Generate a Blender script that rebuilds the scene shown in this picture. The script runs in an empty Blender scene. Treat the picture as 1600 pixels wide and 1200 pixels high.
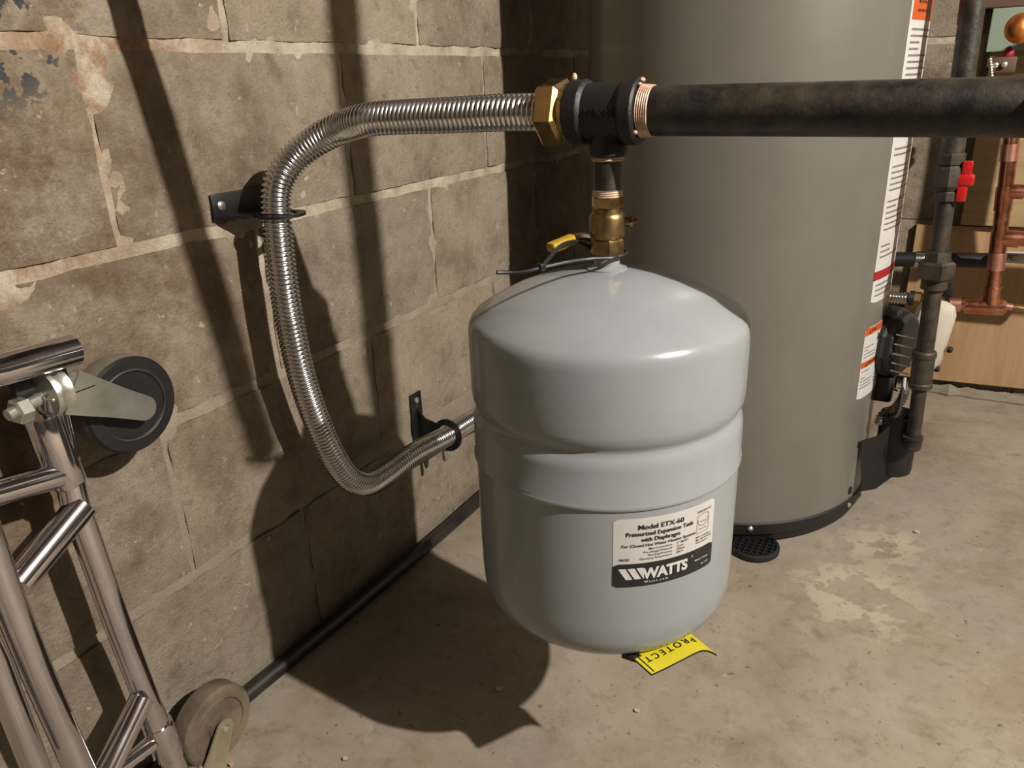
import bpy, bmesh, math, random
from math import sin, cos, pi, radians, sqrt, atan2
from mathutils import Vector, Matrix, noise

random.seed(7)
C = bpy.context.scene.collection
SC = bpy.context.scene

# ---------------------------------------------------------------- camera, light, exposure
cam_data = bpy.data.cameras.new('camera')
cam = bpy.data.objects.new('camera', cam_data)
C.objects.link(cam)
SC.camera = cam
cam_data.sensor_width = 36.0
cam_data.lens = 27.0
cam_data.clip_start = 0.02
RX = Vector((0.874135, 0.484295, -0.036692))
UP = Vector((-0.148083, 0.337709, 0.929529))
BK = Vector((0.462557, -0.807100, 0.366919))
m3 = Matrix((RX, UP, BK)).transposed()
cam.matrix_world = Matrix.Translation((0, 0, 0.78)) @ m3.to_4x4()

world = bpy.data.worlds.new('world')
SC.world = world
world.use_nodes = True
world.node_tree.nodes['Background'].inputs[0].default_value = (0.9, 0.95, 1.0, 1)
world.node_tree.nodes['Background'].inputs[1].default_value = 0.02

ld = bpy.data.lights.new('work_light', 'POINT')
ld.energy = 505.0
ld.color = (1.0, 0.94, 0.86)
ld.shadow_soft_size = 0.022
lo = bpy.data.objects.new('work_light', ld)
lo.location = (1.50, 0.41, 1.92)
C.objects.link(lo)

SC.view_settings.view_transform = 'Standard'
SC.view_settings.look = 'None'
SC.view_settings.exposure = 0.0
SC.view_settings.gamma = 1.0
SC.view_settings.use_curve_mapping = False

# ---------------------------------------------------------------- materials
ALB = 0.48
def srgb(r, g, b):
    f = lambda c: (c / 255) / 12.92 if c <= 10 else ((c / 255 + 0.055) / 1.055) ** 2.4
    return (f(r) * ALB, f(g) * ALB, f(b) * ALB, 1)

class NT:
    def __init__(self, name):
        self.m = bpy.data.materials.new(name)
        self.m.use_nodes = True
        self.t = self.m.node_tree
        self.b = self.t.nodes['Principled BSDF']
    def n(self, typ, **kw):
        x = self.t.nodes.new(typ)
        for k, v in kw.items():
            if k in x.inputs.keys():
                x.inputs[k].default_value = v
            else:
                setattr(x, k, v)
        return x
    def l(self, a, b):
        self.t.links.new(a, b)
    def pos(self, space='world', scale=None):
        if space == 'world':
            o = self.n('ShaderNodeNewGeometry').outputs['Position']
        else:
            o = self.n('ShaderNodeTexCoord').outputs['Object']
        if scale:
            mp = self.n('ShaderNodeMapping')
            mp.inputs['Scale'].default_value = scale
            self.l(o, mp.inputs['Vector'])
            o = mp.outputs['Vector']
        return o
    def noise(self, vec, scale, detail=4, rough=0.6, dist=0.0):
        x = self.n('ShaderNodeTexNoise')
        x.inputs['Scale'].default_value = scale
        x.inputs['Detail'].default_value = detail
        x.inputs['Roughness'].default_value = rough
        x.inputs['Distortion'].default_value = dist
        self.l(vec, x.inputs['Vector'])
        return x.outputs['Fac']
    def ramp(self, fac, stops):
        x = self.n('ShaderNodeValToRGB')
        e = x.color_ramp.elements
        while len(e) < len(stops):
            e.new(0.5)
        for el, (p, c) in zip(e, stops):
            el.position = p
            el.color = c if isinstance(c, tuple) else (c, c, c, 1)
        self.l(fac, x.inputs['Fac'])
        return x.outputs['Color']
    def mix(self, fac, a, b, mode='MIX'):
        x = self.n('ShaderNodeMix', data_type='RGBA', blend_type=mode)
        for s, v in ((0, fac), (6, a), (7, b)):
            if hasattr(v, 'is_linked'):
                self.l(v, x.inputs[s])
            else:
                x.inputs[s].default_value = v
        return x.outputs[2]
    def math(self, op, a, b=0.0):
        x = self.n('ShaderNodeMath', operation=op)
        for s, v in ((0, a), (1, b)):
            if hasattr(v, 'is_linked'):
                self.l(v, x.inputs[s])
            else:
                x.inputs[s].default_value = v
        return x.outputs[0]
    def near(self, vec, centre, radius, soft=0.5):
        """1 inside a blob of the given radius around a point, 0 outside"""
        d = self.n('ShaderNodeVectorMath', operation='DISTANCE')
        self.l(vec, d.inputs[0])
        d.inputs[1].default_value = centre
        x = self.n('ShaderNodeMapRange')
        x.inputs[1].default_value = radius * (1 + soft)
        x.inputs[2].default_value = radius * (1 - soft)
        self.l(d.outputs['Value'], x.inputs[0])
        return x.outputs[0]
    def bump(self, h, strength, dist=0.002):
        x = self.n('ShaderNodeBump')
        x.inputs['Strength'].default_value = strength
        x.inputs['Distance'].default_value = dist
        self.l(h, x.inputs['Height'])
        self.l(x.outputs['Normal'], self.b.inputs['Normal'])
    def set(self, col=None, rough=None, metal=None, coat=None, spec=None):
        for k, v in (('Base Color', col), ('Roughness', rough), ('Metallic', metal), ('Coat Weight', coat), ('Specular IOR Level', spec)):
            if v is None:
                continue
            if hasattr(v, 'is_linked'):
                self.l(v, self.b.inputs[k])
            else:
                self.b.inputs[k].default_value = v
        return self.m

def mottled(name, c1, c2, scale, rough, metal=0.0, bump=0.0, bscale=None, coat=0.0, space='object', rvar=0.0, stretch=None, lo=0.35, hi=0.65):
    t = NT(name)
    if metal > 0.5:
        c1, c2 = [tuple(x / ALB for x in c[:3]) + (1,) for c in (c1, c2)]
    v = t.pos(space, stretch)
    f = t.noise(v, scale, 5, 0.62)
    col = t.ramp(f, [(lo, c1), (hi, c2)])
    r = rough
    if rvar:
        f2 = t.noise(v, scale * 1.7, 4, 0.6)
        r = t.ramp(f2, [(0.3, max(0.02, rough - rvar)), (0.7, min(1, rough + rvar))])
    if bump:
        t.bump(t.noise(v, bscale or scale * 3, 5, 0.65), bump)
    return t.set(col, r, metal, coat)

M = {}
def concrete_block():
    t = NT('concrete_block')
    v = t.pos('world')
    a = t.noise(v, 11, 7, 0.7, 0.1)
    col = t.ramp(a, [(0.30, srgb(118, 103, 84)), (0.5, srgb(158, 144, 124)), (0.72, srgb(180, 167, 147))])
    oi = t.n('ShaderNodeObjectInfo')
    tint = t.ramp(oi.outputs['Random'], [(0.0, (0.86, 0.87, 0.88, 1)), (1.0, (1.08, 1.05, 1.02, 1))])
    col = t.mix(1.0, col, tint, 'MULTIPLY')
    # rust coloured damp staining, stronger at the near end of the wall
    r = t.ramp(t.noise(v, 8, 6, 0.72, 0.15), [(0.40, 0.0), (0.58, 1.0)])
    zone = t.math('MAXIMUM', t.near(v, (-0.755, 0.34, 0.58), 0.32, 0.45), t.near(v, (-0.755, 0.43, 0.85), 0.16, 0.5))
    rust = t.math('MULTIPLY', r, zone)
    col = t.mix(t.math('MULTIPLY', rust, 0.8), col, srgb(100, 70, 40))
    # greyer smears and dark grime spots
    s = t.ramp(t.noise(v, 22, 5, 0.7), [(0.58, 0.0), (0.72, 1.0)])
    col = t.mix(t.math('MULTIPLY', s, 0.35), col, srgb(96, 84, 68))
    p = t.ramp(t.noise(v, 110, 3, 0.6), [(0.66, 0.0), (0.74, 1.0)])
    col = t.mix(t.math('MULTIPLY', p, 0.55), col, srgb(74, 60, 44))
    q = t.ramp(t.noise(v, 48, 7, 0.78), [(0.54, 0.0), (0.68, 1.0)])
    col = t.mix(t.math('MULTIPLY', q, 0.5), col, srgb(96, 78, 56))
    lt = t.ramp(t.noise(v, 62, 7, 0.8, 0.2), [(0.56, 0.0), (0.70, 1.0)])
    col = t.mix(t.math('MULTIPLY', lt, 0.4), col, srgb(190, 175, 150))
    w = t.ramp(t.noise(v, 70, 4, 0.6), [(0.66, 0.0), (0.71, 1.0)])
    col = t.mix(t.math('MULTIPLY', w, 0.7), col, srgb(206, 192, 166))
    # left-over dark paint flakes high on the near end
    k = t.ramp(t.noise(v, 34, 4, 0.55, 0.3), [(0.51, 0.0), (0.525, 1.0)])
    paint = t.math('MULTIPLY', k, t.near(v, (-0.752, 0.43, 0.85), 0.075, 0.3))
    col = t.mix(paint, col, srgb(66, 66, 66))
    h = t.mix(0.5, t.noise(v, 60, 6, 0.7), t.noise(v, 260, 3, 0.6))
    t.bump(h, 0.8, 0.005)
    return t.set(col, 0.88)
def mortar():
    t = NT('mortar')
    v = t.pos('world')
    col = t.ramp(t.noise(v, 24, 6, 0.7), [(0.3, srgb(160, 146, 122)), (0.5, srgb(202, 188, 164)), (0.7, srgb(226, 214, 190))])
    r = t.ramp(t.noise(v, 20, 6, 0.75, 0.2), [(0.40, 0.0), (0.58, 1.0)])
    zone = t.math('MAXIMUM', t.near(v, (-0.755, 0.54, 0.83), 0.13, 0.5), t.near(v, (-0.755, 0.36, 0.63), 0.14, 0.5))
    col = t.mix(t.math('MULTIPLY', t.math('MULTIPLY', r, zone), 0.8), col, srgb(150, 102, 60))
    # lower courses are grimy and nearly the colour of the blocks
    z = t.n('ShaderNodeSeparateXYZ')
    t.l(v, z.inputs[0])
    g = t.n('ShaderNodeMapRange')
    g.inputs[1].default_value = 0.64
    g.inputs[2].default_value = 0.36
    t.l(z.outputs['Z'], g.inputs[0])
    col = t.mix(t.math('MULTIPLY', g.outputs[0], 0.82), col, srgb(150, 137, 118))
    t.bump(t.mix(0.5, t.noise(v, 90, 6, 0.7), t.noise(v, 320, 3, 0.6)), 0.8, 0.004)
    return t.set(col, 0.92)
def floor_mat():
    t = NT('concrete_floor')
    v = t.pos('world')
    a = t.noise(v, 3.2, 7, 0.62, 0.5)
    col = t.ramp(a, [(0.30, srgb(138, 120, 98)), (0.46, srgb(170, 155, 134)), (0.60, srgb(182, 169, 150)), (0.75, srgb(168, 160, 148))])
    s = t.ramp(t.noise(v, 13, 6, 0.7, 0.3), [(0.50, 0.0), (0.66, 1.0)])
    col = t.mix(t.math('MULTIPLY', s, 0.5), col, srgb(144, 126, 104))
    # pale skim patches left on the slab
    k = t.ramp(t.noise(v, 17, 5, 0.62, 0.3), [(0.51, 0.0), (0.53, 1.0)])
    zone = t.math('MAXIMUM', t.near(v, (-0.0173, 1.3070, -0.0000), 0.075, 0.5), t.near(v, (-0.0437, 1.1334, -0.0000), 0.09, 0.5))
    col = t.mix(t.math('MULTIPLY', t.math('MULTIPLY', k, zone), 0.9), col, srgb(206, 192, 168))
    grey = t.ramp(t.noise(v, 5, 5, 0.6, 0.4), [(0.45, 0.0), (0.62, 1.0)])
    gz = t.math('MAXIMUM', t.near(v, (0.1, 1.35, 0), 0.3, 0.5), t.near(v, (-0.45, 0.55, 0), 0.16, 0.5))
    col = t.mix(t.math('MULTIPLY', t.math('MULTIPLY', grey, gz), 0.6), col, srgb(158, 152, 142))
    q = t.ramp(t.noise(v, 30, 8, 0.78, 0.2), [(0.53, 0.0), (0.68, 1.0)])
    col = t.mix(t.math('MULTIPLY', q, 0.55), col, srgb(122, 98, 72))
    q = t.ramp(t.noise(v, 24, 8, 0.8, 0.3), [(0.55, 0.0), (0.68, 1.0)])
    col = t.mix(t.math('MULTIPLY', q, 0.5), col, srgb(198, 184, 162))
    p = t.ramp(t.noise(v, 75, 3, 0.6), [(0.66, 0.0), (0.71, 1.0)])
    col = t.mix(t.math('MULTIPLY', p, 0.6), col, srgb(84, 66, 48))
    w = t.ramp(t.noise(v, 48, 3, 0.6), [(0.71, 0.0), (0.75, 1.0)])
    col = t.mix(t.math('MULTIPLY', w, 0.6), col, srgb(208, 196, 172))
    t.bump(t.mix(0.5, t.noise(v, 35, 6, 0.65), t.noise(v, 180, 4, 0.6)), 0.3, 0.003)
    rr = t.ramp(t.noise(v, 8, 4, 0.6), [(0.3, 0.62), (0.7, 0.85)])
    return t.set(col, rr)
M['block'] = concrete_block()
M['mortar'] = mortar()
M['floor'] = floor_mat()
M['ceiling'] = mottled('joist_wood', srgb(58, 44, 32), srgb(78, 60, 44), 6, 0.85)
M['darkwall'] = mottled('dark_basement_wall', srgb(58, 50, 42), srgb(76, 66, 54), 5, 0.9)
M['tank'] = mottled('grey_enamel', srgb(170, 175, 177), srgb(174, 179, 181), 30, 0.22, 0.0, 0.03, 220, 0.1)
M['heater'] = mottled('taupe_enamel', srgb(126, 121, 112), srgb(131, 126, 117), 12, 0.34, 0.0, 0.05, 400, 0.15)
M['white'] = mottled('label_paper', srgb(226, 222, 218), srgb(234, 230, 226), 40, 0.45)
M['ink'] = mottled('black_print', srgb(30, 29, 30), srgb(36, 35, 36), 40, 0.4)
M['greyink'] = mottled('grey_print', srgb(120, 118, 118), srgb(140, 138, 138), 90, 0.5)
M['orange'] = mottled('orange_print', srgb(214, 92, 32), srgb(224, 100, 40), 50, 0.45)
M['redprint'] = mottled('red_print', srgb(168, 24, 34), srgb(182, 30, 40), 50, 0.45)
M['whiteprint'] = mottled('white_print', srgb(236, 234, 232), srgb(242, 240, 238), 50, 0.45)
M['black'] = mottled('black_plastic', srgb(14, 14, 15), srgb(24, 24, 24), 14, 0.55, 0.0, 0.08, 150)
M['bracket'] = mottled('black_coated_steel', srgb(20, 20, 22), srgb(30, 29, 30), 30, 0.4, 0.0, 0.05, 200)
M['iron'] = mottled('black_iron', srgb(20, 18, 16), srgb(82, 70, 56), 38, 0.5, 0.2, 0.3, 150, 0.0, 'object', 0.12)
M['castiron'] = mottled('cast_iron', srgb(32, 31, 31), srgb(46, 43, 42), 40, 0.5, 0.3, 0.35, 260)
M['oldiron'] = mottled('dull_iron', srgb(46, 40, 33), srgb(88, 77, 62), 40, 0.6, 0.35, 0.25, 200)
M['dope'] = mottled('pipe_dope', srgb(190, 122, 84), srgb(238, 208, 180), 90, 0.5, 0.0, 0.3, 220, 0, 'object', 0, None, 0.3, 0.55)
M['brass'] = mottled('brass', srgb(136, 112, 74), srgb(166, 138, 94), 30, 0.27, 1.0, 0.05, 160, 0, 'object', 0.08)
M['dullbrass'] = mottled('dull_brass', srgb(112, 92, 62), srgb(142, 118, 80), 40, 0.38, 1.0, 0.08, 160, 0, 'object', 0.08)
M['steel'] = mottled('stainless_steel', srgb(196, 194, 194), srgb(212, 210, 210), 40, 0.2, 1.0)
M['chrome'] = mottled('chrome_plate', srgb(200, 198, 204), srgb(216, 212, 216), 12, 0.1, 1.0, 0.0, None, 0, 'object', 0.05)
M['zinc'] = mottled('zinc_plate', srgb(176, 174, 160), srgb(206, 204, 196), 30, 0.3, 0.9, 0.04, 160)
M['dustyzinc'] = mottled('dusty_zinc', srgb(160, 146, 112), srgb(190, 178, 148), 24, 0.6, 0.3, 0.1, 200)
M['copper'] = mottled('copper', srgb(182, 116, 88), srgb(214, 156, 128), 22, 0.26, 1.0, 0.04, 120, 0, 'object', 0.1)
M['hammered'] = mottled('hammered_copper', srgb(216, 120, 60), srgb(244, 170, 100), 30, 0.42, 1.0, 0.35, 60)
M['solder'] = mottled('pink_copper', srgb(214, 150, 132), srgb(232, 178, 160), 40, 0.35, 1.0, 0.06, 140)
M['rubber'] = mottled('black_rubber', srgb(18, 18, 18), srgb(30, 29, 28), 18, 0.5, 0.0, 0.1, 120)
M['dustyrubber'] = mottled('dusty_rubber', srgb(64, 56, 46), srgb(140, 122, 98), 9, 0.85, 0.0, 0.15, 140, 0, 'object', 0, None, 0.38, 0.6)
M['tread'] = mottled('worn_tread', srgb(104, 94, 80), srgb(140, 128, 110), 14, 0.85, 0.0, 0.1, 160)
M['hose'] = mottled('floor_hose_rubber', srgb(24, 23, 22), srgb(52, 46, 39), 14, 0.4, 0.0, 0.12, 150)
M['yellow'] = mottled('yellow_vinyl', srgb(232, 214, 40), srgb(240, 224, 62), 30, 0.4, 0, 0.04, 200)
M['yellowgrip'] = mottled('yellow_grip', srgb(206, 164, 40), srgb(220, 180, 54), 30, 0.45)
M['red'] = mottled('red_vinyl', srgb(206, 26, 28), srgb(220, 34, 34), 30, 0.3)
M['plywood'] = mottled('pale_plywood', srgb(190, 150, 106), srgb(206, 166, 122), 5, 0.6, 0.0, 0.05, 40, 0, 'object', 0, (14, 14, 1.2))
M['pine'] = mottled('pine_board', srgb(178, 148, 102), srgb(200, 172, 126), 5, 0.6, 0, 0.08, 40, 0, 'object', 0, (1.5, 12, 12))
M['brownboard'] = mottled('stained_board', srgb(84, 56, 34), srgb(108, 74, 46), 6, 0.65, 0, 0.08, 40, 0, 'object', 0, (1.5, 12, 12))
M['green'] = mottled('pale_green_paint', srgb(142, 158, 138), srgb(156, 170, 148), 9, 0.6)
M['cream'] = mottled('cream_plastic', srgb(224, 214, 194), srgb(232, 222, 204), 12, 0.4)
M['conduit'] = mottled('galvanised_conduit', srgb(120, 112, 102), srgb(150, 142, 130), 60, 0.35, 0.9)
M['wire'] = mottled('white_wire', srgb(206, 204, 200), srgb(216, 214, 208), 40, 0.45)
M['chip'] = mottled('pale_chip', srgb(206, 190, 160), srgb(222, 206, 178), 60, 0.8)
M['pinkchip'] = mottled('pink_stone', srgb(190, 160, 138), srgb(208, 178, 156), 60, 0.8)

# ---------------------------------------------------------------- mesh helpers
def basis(a):
    a = Vector(a).normalized()
    u = a.cross(Vector((0, 0, 1)))
    if u.length < 1e-4:
        u = Vector((1, 0, 0))
    u.normalize()
    return u, a.cross(u).normalized(), a

class MB:
    def __init__(self):
        self.v, self.f = [], []
    def add(self, vs, fs):
        o = len(self.v)
        self.v += [tuple(x) for x in vs]
        self.f += [tuple(i + o for i in f) for f in fs]
        return self
    def lathe(self, prof, o=(0, 0, 0), axis=(0, 0, 1), n=32, phase=0.0, arc=None, caps=True):
        """prof: (radius, distance along axis)"""
        u, w, a = basis(axis)
        o = Vector(o)
        vs, fs = [], []
        closed = arc is None
        cnt = n if closed else n + 1
        for r, h in prof:
            for k in range(cnt):
                t = phase + (2 * pi * k / n if closed else arc[0] + (arc[1] - arc[0]) * k / n)
                vs.append(o + a * h + (u * cos(t) + w * sin(t)) * r)
        for i in range(len(prof) - 1):
            for k in range(n):
                k2 = (k + 1) % cnt
                fs.append((i * cnt + k, i * cnt + k2, (i + 1) * cnt + k2, (i + 1) * cnt + k))
        if closed and caps and prof[0] != prof[-1]:
            if prof[0][0] > 1e-6:
                fs.append(tuple(reversed(range(cnt))))
            if prof[-1][0] > 1e-6:
                fs.append(tuple((len(prof) - 1) * cnt + k for k in range(cnt)))
        return self.add(vs, fs)
    def tube(self, pts, r, n=14, caps=True):
        pts = [Vector(p) for p in pts]
        rs = r if isinstance(r, (list, tuple)) else [r] * len(pts)
        vs, fs = [], []
        u = None
        for i, p in enumerate(pts):
            t = (pts[min(i + 1, len(pts) - 1)] - pts[max(i - 1, 0)]).normalized()
            if u is None:
                u, w, _ = basis(t)
            else:
                u = (u - t * u.dot(t)).normalized()
                w = t.cross(u)
            for k in range(n):
                q = 2 * pi * k / n
                vs.append(p + (u * cos(q) + w * sin(q)) * rs[i])
        for i in range(len(pts) - 1):
            for k in range(n):
                k2 = (k + 1) % n
                fs.append((i * n + k, i * n + k2, (i + 1) * n + k2, (i + 1) * n + k))
        if caps:
            fs.append(tuple(reversed(range(n))))
            fs.append(tuple((len(pts) - 1) * n + k for k in range(n)))
        return self.add(vs, fs)
    def bm(self, bm, mat=None):
        if mat is not None:
            bmesh.ops.transform(bm, matrix=mat, verts=bm.verts)
        bm.verts.index_update()
        self.add([v.co.copy() for v in bm.verts], [[v.index for v in f.verts] for f in bm.faces])
        bm.free()
        return self
    def box(self, c, size, bevel=0.0, rot=None, seg=2):
        b = bmesh.new()
        bmesh.ops.create_cube(b, size=1.0)
        bmesh.ops.scale(b, vec=size, verts=b.verts)
        if bevel:
            bmesh.ops.bevel(b, geom=list(b.edges), offset=bevel, segments=seg, affect='EDGES', profile=0.5)
        mt = Matrix.Translation(c)
        if rot is not None:
            mt = mt @ rot.to_4x4()
        return self.bm(b, mt)
    def sphere(self, c, r, scale=(1, 1, 1), rot=None, seg=20):
        b = bmesh.new()
        bmesh.ops.create_uvsphere(b, u_segments=seg, v_segments=max(6, seg // 2), radius=r)
        bmesh.ops.scale(b, vec=scale, verts=b.verts)
        mt = Matrix.Translation(c)
        if rot is not None:
            mt = mt @ rot.to_4x4()
        return self.bm(b, mt)
    def prism(self, poly, o, ux, uy, depth):
        """a flat outline extruded by depth along ux x uy"""
        o, ux, uy = Vector(o), Vector(ux).normalized(), Vector(uy).normalized()
        nz = ux.cross(uy).normalized()
        k = len(poly)
        vs = [o + ux * x + uy * y for x, y in poly] + [o + ux * x + uy * y + nz * depth for x, y in poly]
        fs = [tuple(reversed(range(k))), tuple(range(k, 2 * k))]
        fs += [(i, (i + 1) % k, k + (i + 1) % k, k + i) for i in range(k)]
        return self.add(vs, fs)
    def build(self, name, mat, parent=None, smooth=35, **props):
        me = bpy.data.meshes.new(name)
        org = Vector((0, 0, 0))
        if parent is None:
            lo = Vector([min(v[i] for v in self.v) for i in range(3)])
            hi = Vector([max(v[i] for v in self.v) for i in range(3)])
            org = Vector(((lo.x + hi.x) / 2, (lo.y + hi.y) / 2, lo.z))
        me.from_pydata([Vector(v) - org for v in self.v], [], self.f)
        me.update()
        b = bmesh.new()
        b.from_mesh(me)
        bmesh.ops.recalc_face_normals(b, faces=b.faces)
        b.to_mesh(me)
        b.free()
        if smooth:
            me.polygons.foreach_set('use_smooth', [True] * len(me.polygons))
            me.set_sharp_from_angle(angle=radians(smooth))
        me.materials.append(M[mat])
        o = bpy.data.objects.new(name, me)
        C.objects.link(o)
        if parent is not None:
            o.parent = parent
            base = Vector((0, 0, 0))
            p = parent
            while p is not None:
                base = base + p.location
                p = p.parent
            o.location = -base
        else:
            o.location = org
        for k, v in props.items():
            o[k] = v
        return o

def thing(name, label, cat, loc, group=None):
    o = bpy.data.objects.new(name, None)
    o.empty_display_size = 0.05
    o.location = loc
    C.objects.link(o)
    o['label'] = label
    o['category'] = cat
    if group:
        o['group'] = group
    return o

def tag(o, label, cat, group=None):
    o['label'] = label
    o['category'] = cat
    if group:
        o['group'] = group
    return o

def smooth_path(pts, step):
    """Catmull-Rom through the points, resampled at an even step"""
    P = [Vector(p) for p in pts]
    P = [P[0] * 2 - P[1]] + P + [P[-1] * 2 - P[-2]]
    dense = []
    for i in range(1, len(P) - 2):
        a, b, c, d = P[i - 1], P[i], P[i + 1], P[i + 2]
        for k in range(40):
            t = k / 40
            dense.append(0.5 * ((2 * b) + (c - a) * t + (2 * a - 5 * b + 4 * c - d) * t * t + (3 * b - a - 3 * c + d) * t ** 3))
    dense.append(P[-2])
    out = [dense[0]]
    acc = 0.0
    for i in range(1, len(dense)):
        seg = (dense[i] - dense[i - 1]).length
        while acc + seg >= step:
            f = (step - acc) / seg
            q = dense[i - 1].lerp(dense[i], f)
            out.append(q)
            dense[i - 1] = q
            seg = (dense[i] - q).length
            acc = 0.0
        acc += seg
    return out

def text2d(body, size, bold=0.0, shear=0.0, align='LEFT', spacing=1.0, xscale=1.0):
    cu = bpy.data.curves.new('letters', 'FONT')
    cu.body = body
    cu.size = size
    cu.offset = bold * size
    cu.shear = shear
    cu.align_x = align
    cu.space_character = spacing
    cu.resolution_u = 3
    ob = bpy.data.objects.new('letters', cu)
    C.objects.link(ob)
    dg = bpy.context.evaluated_depsgraph_get()
    me = ob.evaluated_get(dg).to_mesh()
    vs = [(v.co.x * xscale, v.co.y) for v in me.vertices]
    fs = [tuple(p.vertices) for p in me.polygons]
    ob.evaluated_get(dg).to_mesh_clear()
    bpy.data.objects.remove(ob)
    bpy.data.curves.remove(cu)
    return vs, fs

class Wrap:
    """print laid on a cylinder: x = arc length from a start angle, y = height"""
    def __init__(self, c, r, a0, z0):
        self.c, self.r, self.a0, self.z0 = c, r, a0, z0
    def at(self, x, y, lift):
        t = self.a0 + x / self.r
        return (self.c[0] + cos(t) * (self.r + lift), self.c[1] + sin(t) * (self.r + lift), self.z0 + y)
    def patch(self, mb, x0, x1, y0, y1, lift, n=16, corner=0.0):
        vs, fs = [], []
        for i in range(n + 1):
            x = x0 + (x1 - x0) * i / n
            d = 0.0
            if corner:
                e = min(x - x0, x1 - x)
                if e < corner:
                    d = corner - sqrt(max(0, corner ** 2 - (corner - e) ** 2))
            vs += [self.at(x, y0 + d, lift), self.at(x, y1 - d, lift)]
        for i in range(n):
            fs.append((2 * i, 2 * i + 2, 2 * i + 3, 2 * i + 1))
        mb.add(vs, fs)
    def text(self, mb, body, x, y, size, lift, **kw):
        v, f = text2d(body, size, **kw)
        mb.add([self.at(x + a, y + b, lift) for a, b in v], f)

def hexnut(mb, o, axis, r, h, phase=0.0, ch=0.12):
    """six sided nut, r across the corners, corners chamfered"""
    mb.lathe([(r * 0.86, 0), (r, h * ch), (r, h * (1 - ch)), (r * 0.86, h)], o, axis, 6, phase)

def fbm(x, y, z, s):
    return noise.fractal(Vector((x * s, y * s, z * s)), 0.6, 2.0, 4)

# ---------------------------------------------------------------- room shell
WX = -0.755      # face of the left wall
BY = 2.12        # face of the back wall
Z0, DZ = 0.017, 0.2032
def structure(o):
    o['kind'] = 'structure'
    return o

def noisy_sheet(name, mat, o, ux, uy, nx, ny, w, h, amp, scale, nrm):
    o, ux, uy, nrm = Vector(o), Vector(ux), Vector(uy), Vector(nrm)
    vs, fs = [], []
    for j in range(ny + 1):
        for i in range(nx + 1):
            p = o + ux * (w * i / nx) + uy * (h * j / ny)
            vs.append(p + nrm * (amp * fbm(p.x, p.y, p.z, scale)))
    for j in range(ny):
        for i in range(nx):
            a = j * (nx + 1) + i
            fs.append((a, a + 1, a + nx + 2, a + nx + 1))
    mb = MB()
    mb.add(vs, fs)
    return structure(mb.build(name, mat, None, 60))

wall_left = noisy_sheet('wall_left', 'mortar', (WX - 0.0022, -1.3, 0), (0, 1, 0), (0, 0, 1), 400, 125, BY + 1.3, 1.25, 0.0036, 26, (1, 0, 0))
up = MB()
up.box((WX - 0.03, (BY - 1.3) / 2, 1.7), (0.05, BY + 1.3, 0.9))
structure(up.build('trim_1', 'block', None, 0))
wall_back = noisy_sheet('wall_back', 'mortar', (WX - 0.05, BY + 0.003, 0), (1, 0, 0), (0, 0, 1), 160, 100, 2.75, 1.25, 0.004, 26, (0, -1, 0))
ub = MB()
ub.box(((WX + 1.95) / 2, BY + 0.03, 1.7), (2.75, 0.05, 0.9))
structure(ub.build('trim_2', 'block', None, 0))
floor = noisy_sheet('floor', 'floor', (WX - 0.06, -1.35, 0), (1, 0, 0), (0, 1, 0), 120, 140, 2.8, BY + 1.45, 0.0015, 7, (0, 0, 1))
cl = MB()
cl.box((0.6, 0.4, 2.17), (2.9, 3.7, 0.06))
structure(cl.build('ceiling', 'ceiling', None, 0))
wr = MB()
wr.box((1.985, 0.4, 1.06), (0.06, 3.6, 2.2))
structure(wr.build('wall_right', 'darkwall', None, 0))
wf = MB()
wf.box((0.6, -1.36, 1.06), (2.85, 0.06, 2.2))
structure(wf.build('wall_front', 'darkwall', None, 0))

def make_block(parent, seedv, horiz, y0, y1, z0, z1, face, flip):
    """one concrete block: an uneven front face with broken edges and sides running back into the mortar"""
    nx, nz = 14, 8
    rnd = random.Random(seedv)
    tilt = rnd.uniform(-0.0012, 0.0012)
    proud = rnd.uniform(0.0008, 0.0026)
    vs, fs = [], []
    for j in range(nz + 1):
        for i in range(nx + 1):
            a = y0 + (y1 - y0) * i / nx
            b = z0 + (z1 - z0) * j / nz
            ex = min(i, nx - i)
            ez = min(j, nz - j)
            d = proud + tilt * (i / nx - 0.5) + 0.0012 * fbm(a + seedv, b, 0.3, 12)
            if ex == 0:
                a += 0.0030 * noise.noise(Vector((b * 30, seedv * 1.7, i))) * (1 if i == 0 else 1)
            if ez == 0:
                b += 0.0030 * noise.noise(Vector((a * 30, seedv * 2.3, j)))
            if ex == 0 or ez == 0:
                d -= 0.0022
            vs.append((d, a, b))
    for j in range(nz):
        for i in range(nx):
            k = j * (nx + 1) + i
            fs.append((k, k + 1, k + nx + 2, k + nx + 1))
    rim = [i for i in range(nx + 1)] + [(j + 1) * (nx + 1) - 1 for j in range(1, nz + 1)] + \
          [nz * (nx + 1) + i for i in range(nx - 1, -1, -1)] + [j * (nx + 1) for j in range(nz - 1, 0, -1)]
    o = len(vs)
    for k in rim:
        vs.append((-0.014, vs[k][1], vs[k][2]))
    n = len(rim)
    for k in range(n):
        fs.append((rim[k], rim[(k + 1) % n], o + (k + 1) % n, o + k))
    mb = MB()
    if horiz == 'y':
        mb.add([(face + d, a, b) for d, a, b in vs], fs)
    else:
        mb.add([(a, face - d, b) for d, a, b in vs], fs)
    ob = mb.build('concrete_block', 'block', None, 50)
    ob.parent = parent
    ob.location = ob.location - parent.location
    return ob

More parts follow.
